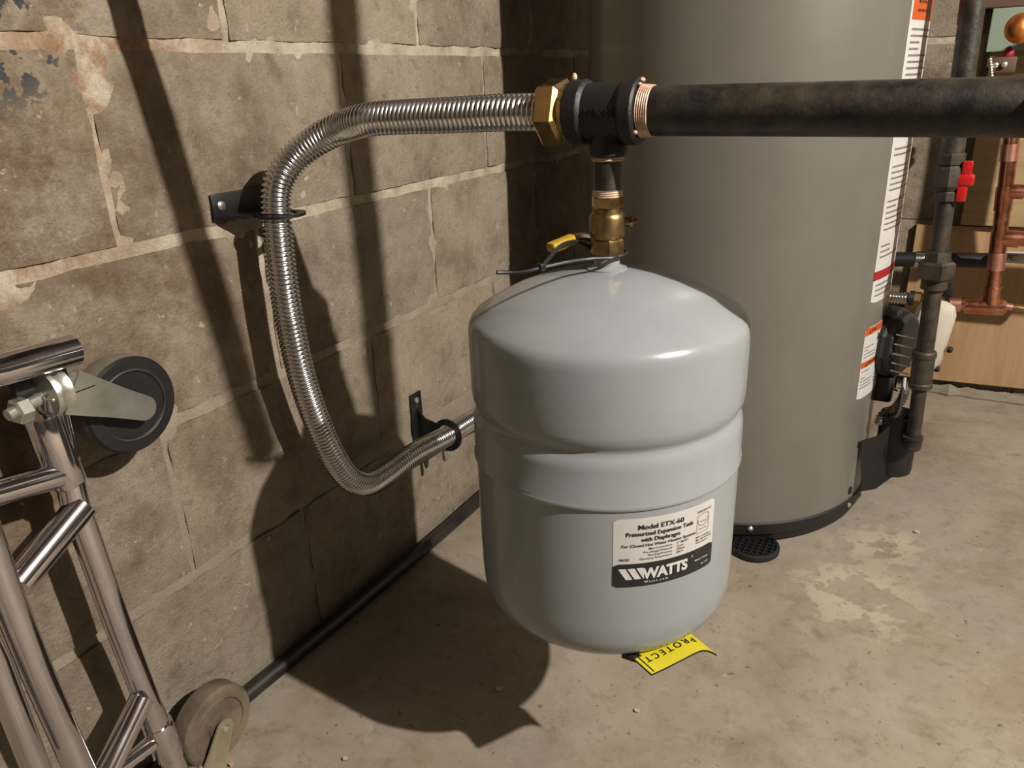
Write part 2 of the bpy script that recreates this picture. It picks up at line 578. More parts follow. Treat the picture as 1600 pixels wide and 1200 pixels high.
LEN = 0.378
gap = 0.0075
sd = 1
for k in range(0, 6):
    z0 = Z0 + DZ * k + gap
    z1 = Z0 + DZ * (k + 1) - gap
    if k == 0:
        z0 = 0.004
    off = 0.502 if k % 2 == 1 else 0.690
    y = off - LEN * 2
    while y < BY - 0.02:
        a, b = y + gap * 0.6, min(y + LEN - gap * 0.6, BY - 0.004)
        if b - a > 0.03 and b > -0.1:
            make_block(wall_left, sd, 'y', a, b, z0, z1, WX, False)
        sd += 1
        y += LEN
for k in range(0, 6):
    z0 = Z0 + DZ * k + gap
    z1 = Z0 + DZ * (k + 1) - gap
    if k == 0:
        z0 = 0.004
    x = -0.745 + (0.0 if k % 2 else -LEN / 2)
    while x < 0.75:
        a, b = max(x + gap * 0.9, WX + 0.004), x + LEN - gap * 0.9
        if b - a > 0.03:
            make_block(wall_back, sd, 'x', a, b, z0, z1, BY, True)
        sd += 1
        x += LEN

# rough mortar spill along the foot of the back wall
sp = MB()
path = [(x * 0.02 - 0.05, BY - 0.012 + 0.008 * noise.noise(Vector((x * 0.7, 3, 1))), 0.004) for x in range(0, 40)]
sp.tube(path, [0.017 + 0.008 * noise.noise(Vector((x * 0.9, 8, 2))) for x in range(40)], 8)
structure(sp.build('trim_3', 'mortar'))

# ---------------------------------------------------------------- boards on the back wall
pw = MB()
pw.prism([(-0.06, 0.032), (0.62, 0.052), (0.62, 0.432), (-0.06, 0.421)], (0, 2.10, 0), (1, 0, 0), (0, 0, 1), -0.018)
tag(pw.build('plywood_panel', 'plywood', None, 0), 'pale plywood panel against the back wall behind the copper pipes', 'panel')
bb = MB()
bb.box((0.34, 2.095, 0.655), (0.62, 0.03, 0.452), 0.002)
tag(bb.build('backer_board', 'pine', None, 0), 'upright pine backer board above the plywood, behind the vertical copper pipe', 'board')

# ---------------------------------------------------------------- expansion tank
TX, TY, TR = -0.285, 0.694, 0.14
tank = thing('expansion_tank', 'light grey steel expansion tank with white and black label, hanging from the pipe tee', 'tank', (TX, TY, 0.235))
def arc_prof(r0, z0, r1, z1, n, bulge):
    out = []
    for i in range(n + 1):
        t = i / n
        out.append((r0 + (r1 - r0) * t, z0 + (z1 - z0) * t + bulge * sin(pi * t)))
    return out
low = [(0.0, 0.2225), (0.05, 0.2235), (0.09, 0.2265), (0.112, 0.2315), (0.125, 0.2385), (0.133, 0.2485), (0.1372, 0.2615), (0.1383, 0.28), (0.1386, 0.35), (0.1386, 0.4125), (0.130, 0.4135)]
MB().lathe(low, (TX, TY, 0), n=96).build('lower_shell', 'tank', tank, 40)
upp = [(0.1375, 0.4125), (0.1401, 0.4125), (0.1411, 0.4145), (0.1407, 0.4172), (0.1397, 0.4195), (0.1397, 0.452), (0.1388, 0.458), (0.1362, 0.4635), (0.1344, 0.467), (0.1344, 0.470), (0.1362, 0.4735), (0.1392, 0.479), (0.1400, 0.486), (0.1402, 0.50), (0.1402, 0.546), (0.1393, 0.5535), (0.1372, 0.5588), (0.1332, 0.5632), (0.118, 0.5728), (0.095, 0.5848), (0.07, 0.5945), (0.045, 0.6012), (0.024, 0.6048), (0.0, 0.6055)]
MB().lathe(upp, (TX, TY, 0), n=96).build('upper_shell', 'tank', tank, 50)
MB().lathe([(0.020, 0.6035), (0.020, 0.6062), (0.0125, 0.609), (0.0125, 0.6185)], (TX, TY, 0), n=28).build('neck', 'tank', tank)
thr = [(0.0118 + (0.0009 if i % 2 else 0.0), 0.612 + i * 0.0011) for i in range(13)]
MB().lathe(thr, (TX, TY, 0), n=28).build('neck_thread', 'dope', tank)
MB().lathe([(0.016, 0.2255), (0.016, 0.214), (0.012, 0.210), (0.0, 0.210)], (TX - 0.0, TY, 0), n=24).build('air_valve_cap', 'black', tank)
# the label
a0 = radians(-64.4)
LW = 0.1386 * radians(45.3)
LH = 0.0742
W = Wrap((TX, TY), 0.1386, a0, 0.3302)
mb = MB()
W.patch(mb, 0, LW, 0, LH, 0.0003, 24, 0.003)
lab = mb.build('label', 'white', tank, 60)
mb = MB()
W.patch(mb, 0, LW, 0, 0.0255, 0.0006, 24, 0.0022)
mb.build('label_band', 'ink', lab, 60)
t = MB()
cx = 0.046
W.text(t, 'Model ETX-60', cx, 0.0622, 0.0070, 0.0008, bold=0.022, align='CENTER', xscale=1.12)
W.text(t, 'Pressurized Expansion Tank', cx, 0.0555, 0.0061, 0.0008, bold=0.022, align='CENTER', xscale=1.0)
W.text(t, 'with Diaphragm', cx, 0.0490, 0.0061, 0.0008, bold=0.022, align='CENTER', xscale=1.0)
W.text(t, 'For Closed Hot Water Heating Systems', cx, 0.0437, 0.0042, 0.0008, bold=0.02, align='CENTER', xscale=1.12)
for i, (l, r) in enumerate((('Max Connections', '½" MNPT'), ('Pre-charged Pressure', '12 psi'), ('Working Pressure', '100 psi'), ('Operating Temperature', '240°F'))):
    W.text(t, l, 0.0575, 0.0397 - i * 0.0035, 0.0031, 0.0008, bold=0.01, align='RIGHT', xscale=1.08)
    W.text(t, r, 0.0620, 0.0397 - i * 0.0035, 0.0031, 0.0008, bold=0.01, xscale=1.08)
W.text(t, '06/22', 0.0058, 0.0292, 0.0036, 0.0008, bold=0.02, xscale=1.15)
W.text(t, 'EDP# 0067371', 0.0855, 0.0650, 0.0031, 0.0008, bold=0.015)
W.text(t, 'MFG. To All Specs', 0.0850, 0.0375, 0.0026, 0.0008, bold=0.015)
W.text(t, 'Max. 240 Psi Ratings', 0.0850, 0.0345, 0.0026, 0.0008, bold=0.015)
W.text(t, 'Water Systems', 0.0850, 0.0315, 0.0026, 0.0008, bold=0.015)
def stroke(mb, wrap, pts, w, lift):
    for (x0, y0), (x1, y1) in zip(pts, pts[1:]):
        dx, dy = x1 - x0, y1 - y0
        L = sqrt(dx * dx + dy * dy)
        nx, ny = -dy / L * w / 2, dx / L * w / 2
        mb.add([wrap.at(x0 + nx, y0 + ny, lift), wrap.at(x0 - nx, y0 - ny, lift), wrap.at(x1 - nx, y1 - ny, lift), wrap.at(x1 + nx, y1 + ny, lift)], [(0, 1, 2, 3)])
stroke(t, W, [(0.0858, 0.0425), (0.0858, 0.0600), (0.0875, 0.0622), (0.0935, 0.0630), (0.0995, 0.0622), (0.1012, 0.0600), (0.1012, 0.0445), (0.0995, 0.0425), (0.0858, 0.0425)], 0.0004, 0.0008)
stroke(t, W, [(0.0868, 0.0575), (0.0872, 0.0535), (0.0895, 0.0508), (0.0935, 0.0502), (0.0975, 0.0510), (0.0995, 0.0540), (0.0998, 0.0585)], 0.0004, 0.0008)
W.text(t, 'Air Side', 0.0900, 0.0540, 0.0022, 0.0008)
W.text(t, 'Water Side', 0.0885, 0.0462, 0.0022, 0.0008)
t.build('lettering', 'ink', lab, 0)
t = MB()
W.text(t, 'WATTS', 0.0285, 0.0082, 0.0158, 0.0009, bold=0.045, shear=0.0, spacing=0.92, xscale=0.93)
for i in range(2):
    x = 0.0050 + i * 0.0085
    vs = [(x, 0.0205), (x + 0.0068, 0.0205), (x + 0.0135, 0.0082), (x + 0.0072, 0.0082)]
    t.add([W.at(a, b, 0.0009) for a, b in vs], [(0, 1, 2, 3)])
vs = [(0.0222, 0.0205), (0.0286, 0.0205), (0.0298, 0.0090), (0.0290, 0.0082)]
t.add([W.at(a, b, 0.0009) for a, b in vs], [(0, 1, 2, 3)])
W.text(t, 'Watts.com', 0.0300, 0.0032, 0.0036, 0.0009, bold=0.015, spacing=1.55)
W.text(t, '®', 0.0800, 0.0185, 0.0032, 0.0009)
W.text(t, 'Made in Taiwan', 0.0850, 0.0120, 0.0028, 0.0009, bold=0.01)
W.text(t, 'Rev. 2/18', 0.0935, 0.0055, 0.0026, 0.0009, bold=0.01)
t.build('white_lettering', 'whiteprint', lab, 0)

# yellow caution strap hanging below the tank
def strap(name, mat, lift, thick, parent):
    cen = [(-0.1990, 0.5870, 0.2310), (-0.1896, 0.6019, 0.2310), (-0.1790, 0.6184, 0.2320), (-0.1690, 0.6331, 0.2335), (-0.1631, 0.6404, 0.2335), (-0.1562, 0.6449, 0.2310), (-0.1471, 0.6467, 0.2265)]
    wd = Vector((0.0112, -0.0055, -0.001))
    vs, fs = [], []
    p = smooth_path(cen, 0.004)
    for q in p:
        for s in (-1.7, 1.0):
            for h in (0, thick):
                vs.append(q + wd * s + Vector((0, 0, lift + h)))
    for i in range(len(p) - 1):
        a, b = 4 * i, 4 * i + 4
        fs += [(a, b, b + 1, a + 1), (a + 2, a + 3, b + 3, b + 2), (a + 1, b + 1, b + 3, a + 3), (a, a + 2, b + 2, b)]
    fs += [(0, 1, 3, 2)]
    e = 4 * (len(p) - 1)
    fs += [(e, e + 2, e + 3, e + 1)]
    m = MB()
    m.add(vs, fs)
    return m.build(name, mat, parent, 30), p, wd
st = thing('caution_strap', 'yellow strap printed PROTECT with a black underside, tucked under the grey tank', 'strap', (-0.18, 0.625, 0.217))
face, pth, wd = strap('yellow_face', 'yellow', 0.0008, 0.0006, st)
strap('black_backing', 'rubber', -0.0014, 0.0020, st)
sv = MB()
v2, f2 = text2d('PROTECT', 0.0105, bold=0.015, spacing=1.5, xscale=1.0)
xmax = max(a for a, b in v2)
lp = sum(((pth[i + 1] - pth[i]).length for i in range(len(pth) - 1)))
def on_strap(a, b):
    s = 0.0075 + (xmax - a)
    i = min(int(s / 0.004), len(pth) - 2)
    q = pth[i].lerp(pth[i + 1], s / 0.004 - i)
    return q + wd.normalized() * (b - 0.0075) + Vector((0, 0, 0.0019))
keep = [f for f in f2 if all(0.0075 + (xmax - v2[i][0]) < 0.071 for i in f)]
sv.add([on_strap(a, b) for a, b in v2], keep)
sv.build('lettering', 'ink', face, 0)
stroke_pts = [pth[1] - wd * 1.2 + Vector((0, 0, 0.0019)), pth[1] + wd * 0.95 + Vector((0, 0, 0.0019))]
sl = MB()
sl.tube(stroke_pts, 0.0005, 6)
sl.build('printed_border', 'ink', face)
bk = MB()
bk.tube([(-0.2053, 0.5967, 0.2305), (-0.235, 0.625, 0.2245), (-0.260, 0.666, 0.2195), (-0.276, 0.684, 0.2185)], 0.004, 8)
bk.box((-0.2157, 0.5971, 0.2310), (0.016, 0.010, 0.006), 0.001)
bk.build('strap_loop', 'rubber', st)

# ---------------------------------------------------------------- ball valve and nipple over the tank
bv = thing('ball_valve', 'small brass ball valve with a yellow lever, between the tank neck and the iron nipple', 'valve', (TX, TY, 0.6185))
b = MB()
hexnut(b, (TX, TY, 0.6185), (0, 0, 1), 0.0172, 0.017)
b.build('lower_nut', 'dullbrass', bv, 20)
MB().lathe([(0.0150, 0.635), (0.0165, 0.637), (0.0172, 0.642), (0.0172, 0.655), (0.0160, 0.6585), (0.0142, 0.660), (0.0138, 0.664), (0.0150, 0.665)], (TX, TY, 0), n=32).build('body', 'dullbrass', bv)
b = MB()
hexnut(b, (TX, TY, 0.663), (0, 0, 1), 0.0160, 0.0125)
b.build('upper_nut', 'brass', bv, 20)
d = Vector((0.87, 0.48, 0)).normalized()
b = MB()
b.lathe([(0.0045, 0), (0.0045, 0.010), (0.003, 0.010), (0.003, 0.014)], Vector((TX, TY, 0.650)) + d * 0.014, d, 16)
hexnut(b, Vector((TX, TY, 0.650)) + d * 0.0205, d, 0.0052, 0.004)
b.build('bleed_screw', 'dullbrass', bv, 25)
hd = Vector((-0.75, -0.66, 0)).normalized()
side = Vector((-hd.y, hd.x, 0))
ho = Vector((TX, TY, 0.6265)) + Vector((-0.012, 0.006, 0))
b = MB()
b.lathe([(0.0058, 0.0), (0.0058, 0.009), (0.0036, 0.009), (0.0036, 0.015)], ho + Vector((-0.004, 0.002, 0)), (-0.87, 0.48, 0), 16)
b.build('stem', 'dullbrass', bv, 30)
hp = ho + Vector((-0.013, 0.008, 0.004))
hl = Vector((-0.30, -0.95, 0.0)).normalized()
b = MB()
b.tube([hp, hp + hl * 0.010 + Vector((0, 0, 0.003)), hp + hl * 0.022 + Vector((0, 0, 0.004))], [0.0045, 0.0042, 0.0045], 8)
b.build('lever', 'zinc', bv)
b = MB()
b.box(hp + hl * 0.039 + Vector((0, 0, 0.0015)), (0.036, 0.012, 0.010), 0.003, Matrix.Rotation(atan2(hl.y, hl.x), 3, 'Z') @ Matrix.Rotation(0.12, 3, 'Y'))
b.build('lever_grip', 'yellowgrip', bv)

nip = thing('pipe_nipple', 'short black iron nipple with pink pipe dope, between the tee and the brass valve', 'pipe', (TX, TY, 0.674))
MB().lathe([(0.0131, 0.672), (0.0131, 0.7105)], (TX, TY, 0), n=28).build('pipe_wall', 'iron', nip)
thr = [(0.0138 + (0.0008 if i % 2 else 0.0), 0.674 + i * 0.0010) for i in range(8)]
MB().lathe(thr, (TX, TY, 0), n=28).build('lower_thread', 'dope', nip)
thr = [(0.0146 + (0.0009 if i % 2 else 0.0), 0.7075 + i * 0.0010) for i in range(6)]
MB().lathe(thr, (TX, TY, 0), n=28).build('upper_thread', 'dope', nip)

# zip tie round the neck
zt = MB()
N = Vector((TX, TY, 0.6185))
loop = [N + Vector((0.0175 * cos(q), 0.0175 * sin(q), 0.001 * cos(q * 2))) for q in [radians(x) for x in range(-150, 215, 12)]]
path = [Vector((-0.338, 0.571, 0.6240)), Vector((-0.325, 0.590, 0.6215)), Vector((-0.315, 0.610, 0.6215)), Vector((-0.301, 0.635, 0.6225)), Vector((-0.289, 0.658, 0.6215)), Vector((-0.272, 0.674, 0.6205))] + [N + Vector((0.0185 * cos(q), 0.0185 * sin(q), 0.0015)) for q in [radians(x) for x in (-40, -5, 30, 70, 110, 150)]] + \
    [Vector((-0.309, 0.690, 0.629)), Vector((-0.311, 0.672, 0.634)), Vector((-0.313, 0.648, 0.634)), Vector((-0.314, 0.625, 0.627)), Vector((-0.314, 0.612, 0.6225))]
zt.tube(smooth_path(path, 0.003), 0.0019, 8)
zo = thing('zip_tie', 'long black cable tie looped round the valve lever on top of the grey tank', 'cable tie', (TX, TY, 0.617))
zt.build('strap_tail', 'rubber', zo)
zb = MB()
zb.box((-0.3148, 0.6105, 0.6222), (0.0065, 0.008, 0.007), 0.0012, Matrix.Rotation(1.1, 3, 'Z'))
zb.build('locking_head', 'bracket', zo)

# ---------------------------------------------------------------- tee, black pipe, riser
PY, PZ = 0.694, 0.7505
tee = thing('pipe_tee', 'black cast iron reducing tee between the brass nut and the long black pipe', 'pipe fitting', (TX, PY, 0.71))
MB().lathe([(0.0270, -0.0365), (0.0288, -0.0345), (0.0288, -0.0215), (0.0276, -0.0195), (0.0252, -0.0180), (0.0250, 0.0155), (0.0276, 0.0178), (0.0290, 0.0195), (0.0290, 0.0305), (0.0272, 0.0325)], (TX, PY, PZ), (1, 0, 0), 48).build('run', 'castiron', tee, 28)
MB().lathe([(0.0165, 0.7115), (0.0185, 0.713), (0.0185, 0.722), (0.0172, 0.725), (0.0172, 0.731), (0.0215, 0.738)], (TX, PY, 0), n=32).build('branch', 'castiron', tee, 30)
tt = MB()
v2, f2 = text2d('1¼X¾', 0.0115, bold=0.0, spacing=1.1)
xm = max(a for a, q in v2)
def on_tee(a, h, lift):
    ang = radians(189) - h / 0.025      # up the face of the tee, lettering stands upside down
    return (TX - 0.0125 + (xm - a) * 1.05, PY + cos(ang) * (0.025 + lift), PZ - sin(ang) * (0.025 + lift))
n0 = len(v2)
tv = [on_tee(a, h, 0.0017) for a, h in v2] + [on_tee(a, h, -0.0010) for a, h in v2]
from collections import Counter
ec = Counter()
for f in f2:
    for i in range(len(f)):
        ec[tuple(sorted((f[i], f[(i + 1) % len(f)])))] += 1
tf = list(f2) + [(a, q, q + n0, a + n0) for (a, q), c in ec.items() if c == 1]
tt.add(tv, tf)
tt.build('cast_lettering', 'castiron', tee, 20)

bp = thing('black_pipe', 'long straight black iron pipe running right from the tee across the water heater', 'pipe', (-0.05, PY, PZ - 0.021))
bpm = MB()
pts = [(-0.258 + 0.02 * i, PY, PZ - 0.00012 * i) for i in range(18)]
bpm.tube(pts, 0.0212, 40)
bpm.build('pipe_wall', 'iron', bp)
thr = [(0.0221 - i * 0.00009 + (0.0010 if i % 2 else 0.0), 0.0327 + i * 0.00095) for i in range(13)]
MB().lathe(thr, (TX, PY, PZ), (1, 0, 0), 40).build('doped_thread', 'dope', bp, 20)
dr = MB()
for (ang, x, s) in ((95, 0.031, 0.0032), (80, 0.0335, 0.0028), (60, 0.034, 0.0022), (-40, 0.033, 0.0026)):
    q = radians(ang)
    dr.sphere((TX + x, PY + cos(q) * -0.0235 * (1 if ang != 60 else 1), PZ + sin(q) * 0.0262), s, (1, 1, 0.8), None, 10)
dr.build('dope_smear', 'dope', bp, 35, kind='stuff')
MB().lathe([(0.0262, 0.0), (0.0275, 0.002), (0.0275, 0.018), (0.0262, 0.020), (0.0262, 0.04)], (0.045, PY, PZ - 0.002), (1, 0, 0), 36).build('end_elbow', 'castiron', bp, 28)

ris = thing('pipe_riser', 'black iron riser rising from the right end of the long black pipe, out of frame', 'pipe', (0.09, PY, PZ))
MB().tube([(0.093, PY + 0.020, PZ - 0.01), (0.093, PY + 0.020, 2.13)], 0.021, 28).build('pipe_wall', 'iron', ris)

ov = thing('overhead_pipe', 'iron pipe leaving the left wall above the frame, casting the slanting shadow', 'pipe', (-0.3, 0.535, 0.92))
MB().tube([(WX + 0.002, 0.552, 0.935), (0.10, 0.552, 0.935)], 0.0165, 24).build('pipe_wall', 'iron', ov)
MB().lathe([(0.022, 0.0), (0.027, 0.002), (0.027, 0.018), (0.022, 0.020), (0.022, 0.045), (0.026, 0.047), (0.026, 0.060), (0.017, 0.062)], (WX + 0.002, 0.552, 0.935), (1, 0, 0), 24).build('wall_coupling', 'castiron', ov, 28)

# ---------------------------------------------------------------- corrugated hose
hz = thing('corrugated_hose', 'shiny stainless corrugated hose bending from the brass nut down along the block wall', 'hose', (-0.69, 0.8, 0.21))
hp_pts = [(-0.338, 0.694, 0.751), (-0.40, 0.694, 0.7512), (-0.46, 0.694, 0.7497), (-0.52, 0.694, 0.7487), (-0.565, 0.694, 0.7465), (-0.6070, 0.7055, 0.7395), (-0.6400, 0.7033, 0.7287), (-0.6670, 0.6923, 0.7125), (-0.6820, 0.6779, 0.6929), (-0.6900, 0.6679, 0.6692), (-0.6900, 0.6615, 0.6330), (-0.6900, 0.6581, 0.5800), (-0.6900, 0.6582, 0.5159), (-0.6900, 0.6653, 0.4372), (-0.6900, 0.6807, 0.3679), (-0.6900, 0.7022, 0.3047), (-0.6900, 0.7269, 0.2605), (-0.6900, 0.7627, 0.2342), (-0.6900, 0.8078, 0.2282), (-0.6900, 0.8850, 0.2301), (-0.6900, 0.9771, 0.2209), (-0.6920, 1.0742, 0.2145), (-0.695, 1.30, 0.19), (-0.70, 1.55, 0.18)]
pitch = 0.0056
path = smooth_path(hp_pts, pitch / 6)
rad = [0.0163 + 0.0016 * cos(2 * pi * i / 6) + (0.0004 if i % 6 in (1, 5) else 0) for i in range(len(path))]
hm = MB()
hm.tube(path, rad, 22)
hm.build('corrugated_tube', 'steel', hz, 80)
b = MB()
hexnut(b, (TX - 0.0655, PY, PZ), (1, 0, 0), 0.0315, 0.0235, radians(12), 0.16)
b.build('union_nut', 'brass', hz, 20)
MB().lathe([(0.0205, 0.0), (0.0252, 0.003), (0.0252, 0.0075), (0.023, 0.009)], (TX - 0.0445, PY, PZ), (1, 0, 0), 36).build('nut_collar', 'brass', hz, 25)
thr = [(0.0240 + (0.0008 if i % 2 else 0.0), -0.0380 + i * 0.0006) for i in range(5)]
MB().lathe(thr, (TX, PY, PZ), (1, 0, 0), 36).build('doped_thread', 'dope', hz, 20)
dd = MB()
dd.sphere((TX - 0.0355, PY + 0.004, PZ + 0.0305), 0.0030, (0.9, 0.9, 1.3), None, 10)
dd.build('dope_drip', 'dope', hz)

# ---------------------------------------------------------------- hose brackets
def bracket(label, ring_c, ring_ax, plate_c, plate_size, web):
    t = thing('hose_bracket', label, 'bracket', plate_c, 'hose brackets on the block wall')
    b = MB()
    b.box(plate_c, plate_size, 0.0012)
    b.build('wall_plate', 'bracket', t)
    b = MB()
    b.lathe([(0.0185, -0.0016), (0.0285, -0.0016), (0.0285, 0.0016), (0.0185, 0.0016), (0.0185, -0.0016)], ring_c, ring_ax, 36)
    b.build('ring', 'bracket', t, 30)
    b = MB()
    b.prism(*web)
    b.build('web', 'bracket', t, 30)
    return t
rc = Vector((-0.6900, 0.6708, 0.6428))
t = bracket('black steel hose bracket high on the wall, lying flat round the upright hose', rc, (0, 0, 1), (WX + 0.004, rc.y - 0.004, rc.z + 0.012), (0.0035, 0.088, 0.030),
            ([(WX + 0.002, rc.y - 0.048), (WX + 0.002, rc.y + 0.035), (rc.x - 0.018, rc.y + 0.020), (rc.x - 0.022, rc.y - 0.004), (rc.x - 0.019, rc.y - 0.019)], (0, 0, rc.z - 0.0015), (1, 0, 0), (0, 1, 0), 0.003))
s = MB()
s.lathe([(0.0055, 0), (0.0055, 0.002), (0.003, 0.0035), (0, 0.0035)], (WX + 0.0057, rc.y - 0.036, rc.z + 0.013), (1, 0, 0), 14)
s.build('screw', 'zinc', t)
r2 = Vector((-0.6900, 0.9753, 0.2217))
ax2 = Vector((0.0, 1.0, -0.10)).normalized()
t = bracket('black steel hose bracket low on the wall beside the grey tank', r2, ax2, (WX + 0.004, r2.y, r2.z + 0.022), (0.0035, 0.030, 0.092),
            ([(WX + 0.002, r2.z - 0.022), (WX + 0.002, r2.z + 0.040), (WX + 0.010, r2.z + 0.036), (WX + 0.020, r2.z + 0.024), (r2.x - 0.020, r2.z + 0.018), (r2.x - 0.022, r2.z + 0.0), (r2.x - 0.018, r2.z - 0.018)], (0, r2.y + 0.0015, 0), (1, 0, 0), (0, 0, 1), 0.003))
s = MB()
s.lathe([(0.0055, 0), (0.0055, 0.002), (0.003, 0.0035), (0, 0.0035)], (WX + 0.0057, r2.y, r2.z + 0.055), (1, 0, 0), 14)
s.build('screw', 'zinc', t)
s = MB()
s.lathe([(0.0045, 0), (0.0045, 0.016), (0.002, 0.020), (0, 0.020)], r2 + Vector((0, -0.012, -0.024)), (0, 0, -1), 12)
s.build('clamp_screw', 'zinc', t)

# ---------------------------------------------------------------- black hose along the foot of the wall
fh = MB()
fp = [(-0.742, 0.25, 0.0125), (-0.742, 0.40, 0.0125), (-0.7415, 0.52, 0.0125), (-0.731, 0.765, 0.0125), (-0.726, 1.09, 0.0125), (-0.736, 1.4, 0.0125), (-0.738, 1.8, 0.0125)]
fh.tube(smooth_path(fp, 0.01), 0.0118, 18)
tag(fh.build('floor_hose', 'hose'), 'black rubber hose lying along the foot of the block wall', 'hose')

# ---------------------------------------------------------------- water heater
HX, HY, HR = -0.339, 1.449, 0.272
wh = thing('water_heater', 'tall taupe water heater with warning labels and a black base, behind the grey tank', 'water heater', (HX, HY, 0))
MB().lathe([(0.268, 0.040), (HR, 0.044), (HR, 1.40), (0.262, 1.412), (0.0, 1.43)], (HX, HY, 0), n=120).build('jacket', 'heater', wh, 30)
MB().lathe([(0.0, 0.006), (0.266, 0.006), (0.268, 0.012), (0.270, 0.022), (0.2745, 0.024), (0.2755, 0.044), (0.2725, 0.046)], (HX, HY, 0), n=120).build('base_skirt', 'black', wh, 30)
for ang in (-115, -64.3, -19.3, 30):
    q = radians(ang)
    s = MB()
    s.lathe([(0.0052, 0), (0.0052, 0.0015), (0.003, 0.0035), (0, 0.0038)], (HX + cos(q) * 0.2753, HY + sin(q) * 0.2753, 0.036), (cos(q), sin(q), 0), 14)
    s.build('screw', 'zinc', wh)
def foot(x, y):
    f = MB()
    f.lathe([(0.0, 0.0015), (0.040, 0.0015), (0.043, 0.003), (0.043, 0.011), (0.040, 0.0125), (0.038, 0.0125), (0.038, 0.008), (0.0, 0.008)], (x, y, 0), n=36)
    o = f.build('foot', 'black', wh, 30)
    g = MB()
    for k in range(-3, 4):
        w = sqrt(max(0.0, 0.038 ** 2 - (k * 0.0105) ** 2)) * 2
        g.box((x + k * 0.0105, y, 0.0105), (0.0015, w, 0.005))
        g.box((x, y + k * 0.0105, 0.0103), (w, 0.0015, 0.005))
    g.build('foot_grid', 'black', o, 0)
foot(-0.210, 1.195)
foot(-0.56, 1.30)

def fine_print(wrap, x0, x1, y_top, y_bot, lead, h, seedv, heads=()):
    """illegible small print: rows of broken word-length dashes"""
    r = random.Random(seedv)
    mb = MB()
    y = y_top
    row = 0
    while y > y_bot:
        x = x0
        end = x1 - r.choice((0, 0, 0.01, 0.03)) * (x1 - x0) / 0.05
        if r.random() < 0.13:
            y -= lead
            continue
        while x < end:
            w = r.uniform(0.0025, 0.0075)
            if x + w > end:
                break
            wrap.patch(mb, x, x + w, y - h, y, 0.0007, 1)
            x += w + 0.0014
        y -= lead
        row += 1
    return mb
# tall instruction label
a0 = radians(-23.0)
WL = HR * radians(48)
Wh = Wrap((HX, HY), HR, a0, 0.418)
mb = MB()
Wh.patch(mb, 0, WL, 0, 0.495, 0.0004, 16, 0.004)
tall = mb.build('instruction_label', 'white', wh, 60, label='tall white label with orange heading and red stripe')
mb = MB()
Wh.patch(mb, 0.006, WL - 0.006, 0.423, 0.485, 0.0007, 16)
mb.build('orange_heading', 'orange', tall, 60)
mb = MB()
Wh.patch(mb, 0.0, WL, 0.0385, 0.0535, 0.0007, 16)
mb.build('red_stripe', 'redprint', tall, 60)
fine_print(Wh, 0.010, 0.105, 0.412, 0.062, 0.0088, 0.0030, 3).build('fine_print', 'greyink', tall, 0, kind='stuff')
fine_print(Wh, 0.010, 0.105, 0.031, 0.008, 0.0088, 0.0030, 4).build('lower_print', 'greyink', tall, 0, kind='stuff')
mb = MB()
fine_print(Wh, 0.022, 0.110, 0.472, 0.430, 0.0115, 0.0040, 9).build('heading_print', 'ink', tall, 0, kind='stuff')
mb = MB()
mb.add([Wh.at(0.009, 0.452, 0.001), Wh.at(0.019, 0.452, 0.001), Wh.at(0.014, 0.470, 0.001)], [(0, 1, 2)])
mb.build('warning_triangle', 'ink', tall, 0)
# lower warning label
Wl = Wrap((HX, HY), HR, radians(-23.6), 0.247)
mb = MB()
Wl.patch(mb, 0, WL, 0, 0.130, 0.0004, 16, 0.003)
wlab = mb.build('warning_label', 'white', wh, 60, label='white label with two orange stripes')
mb = MB()
Wl.patch(mb, 0.001, WL - 0.001, 0.116, 0.129, 0.0007, 16)
Wl.patch(mb, 0.001, WL - 0.001, 0.058, 0.069, 0.0007, 16)
mb.build('orange_stripe', 'orange', wlab, 60)
m1 = fine_print(Wl, 0.006, 0.050, 0.096, 0.073, 0.0060, 0.0020, 5)
for q in (fine_print(Wl, 0.058, 0.105, 0.105, 0.073, 0.0060, 0.0020, 6), fine_print(Wl, 0.006, 0.050, 0.052, 0.012, 0.0060, 0.0020, 7), fine_print(Wl, 0.058, 0.105, 0.052, 0.020, 0.0060, 0.0020, 8)):
    m1.add(q.v, q.f)
m1.build('fine_print', 'greyink', wlab, 0, kind='stuff')
mb = MB()
for x, y, s in ((0.014, 0.1205, 0.004), (0.014, 0.0618, 0.004)):
    mb.add([Wl.at(x, y - 0.003, 0.001), Wl.at(x + 0.006, y - 0.003, 0.001), Wl.at(x + 0.003, y + 0.004, 0.001)], [(0, 1, 2)])
mb.add([Wl.at(a, q, 0.001) for a, q in ((0.050, 0.100), (0.0535, 0.106), (0.052, 0.112), (0.0565, 0.110), (0.060, 0.101), (0.056, 0.105), (0.054, 0.099))], [tuple(range(7))])
m2 = fine_print(Wl, 0.022, 0.075, 0.1245, 0.119, 0.02, 0.004, 12)
mb.add(m2.v, m2.f)
m2 = fine_print(Wl, 0.022, 0.075, 0.0655, 0.060, 0.02, 0.004, 13)
mb.add(m2.v, m2.f)
mb.build('pictogram', 'ink', wlab, 0, kind='stuff')

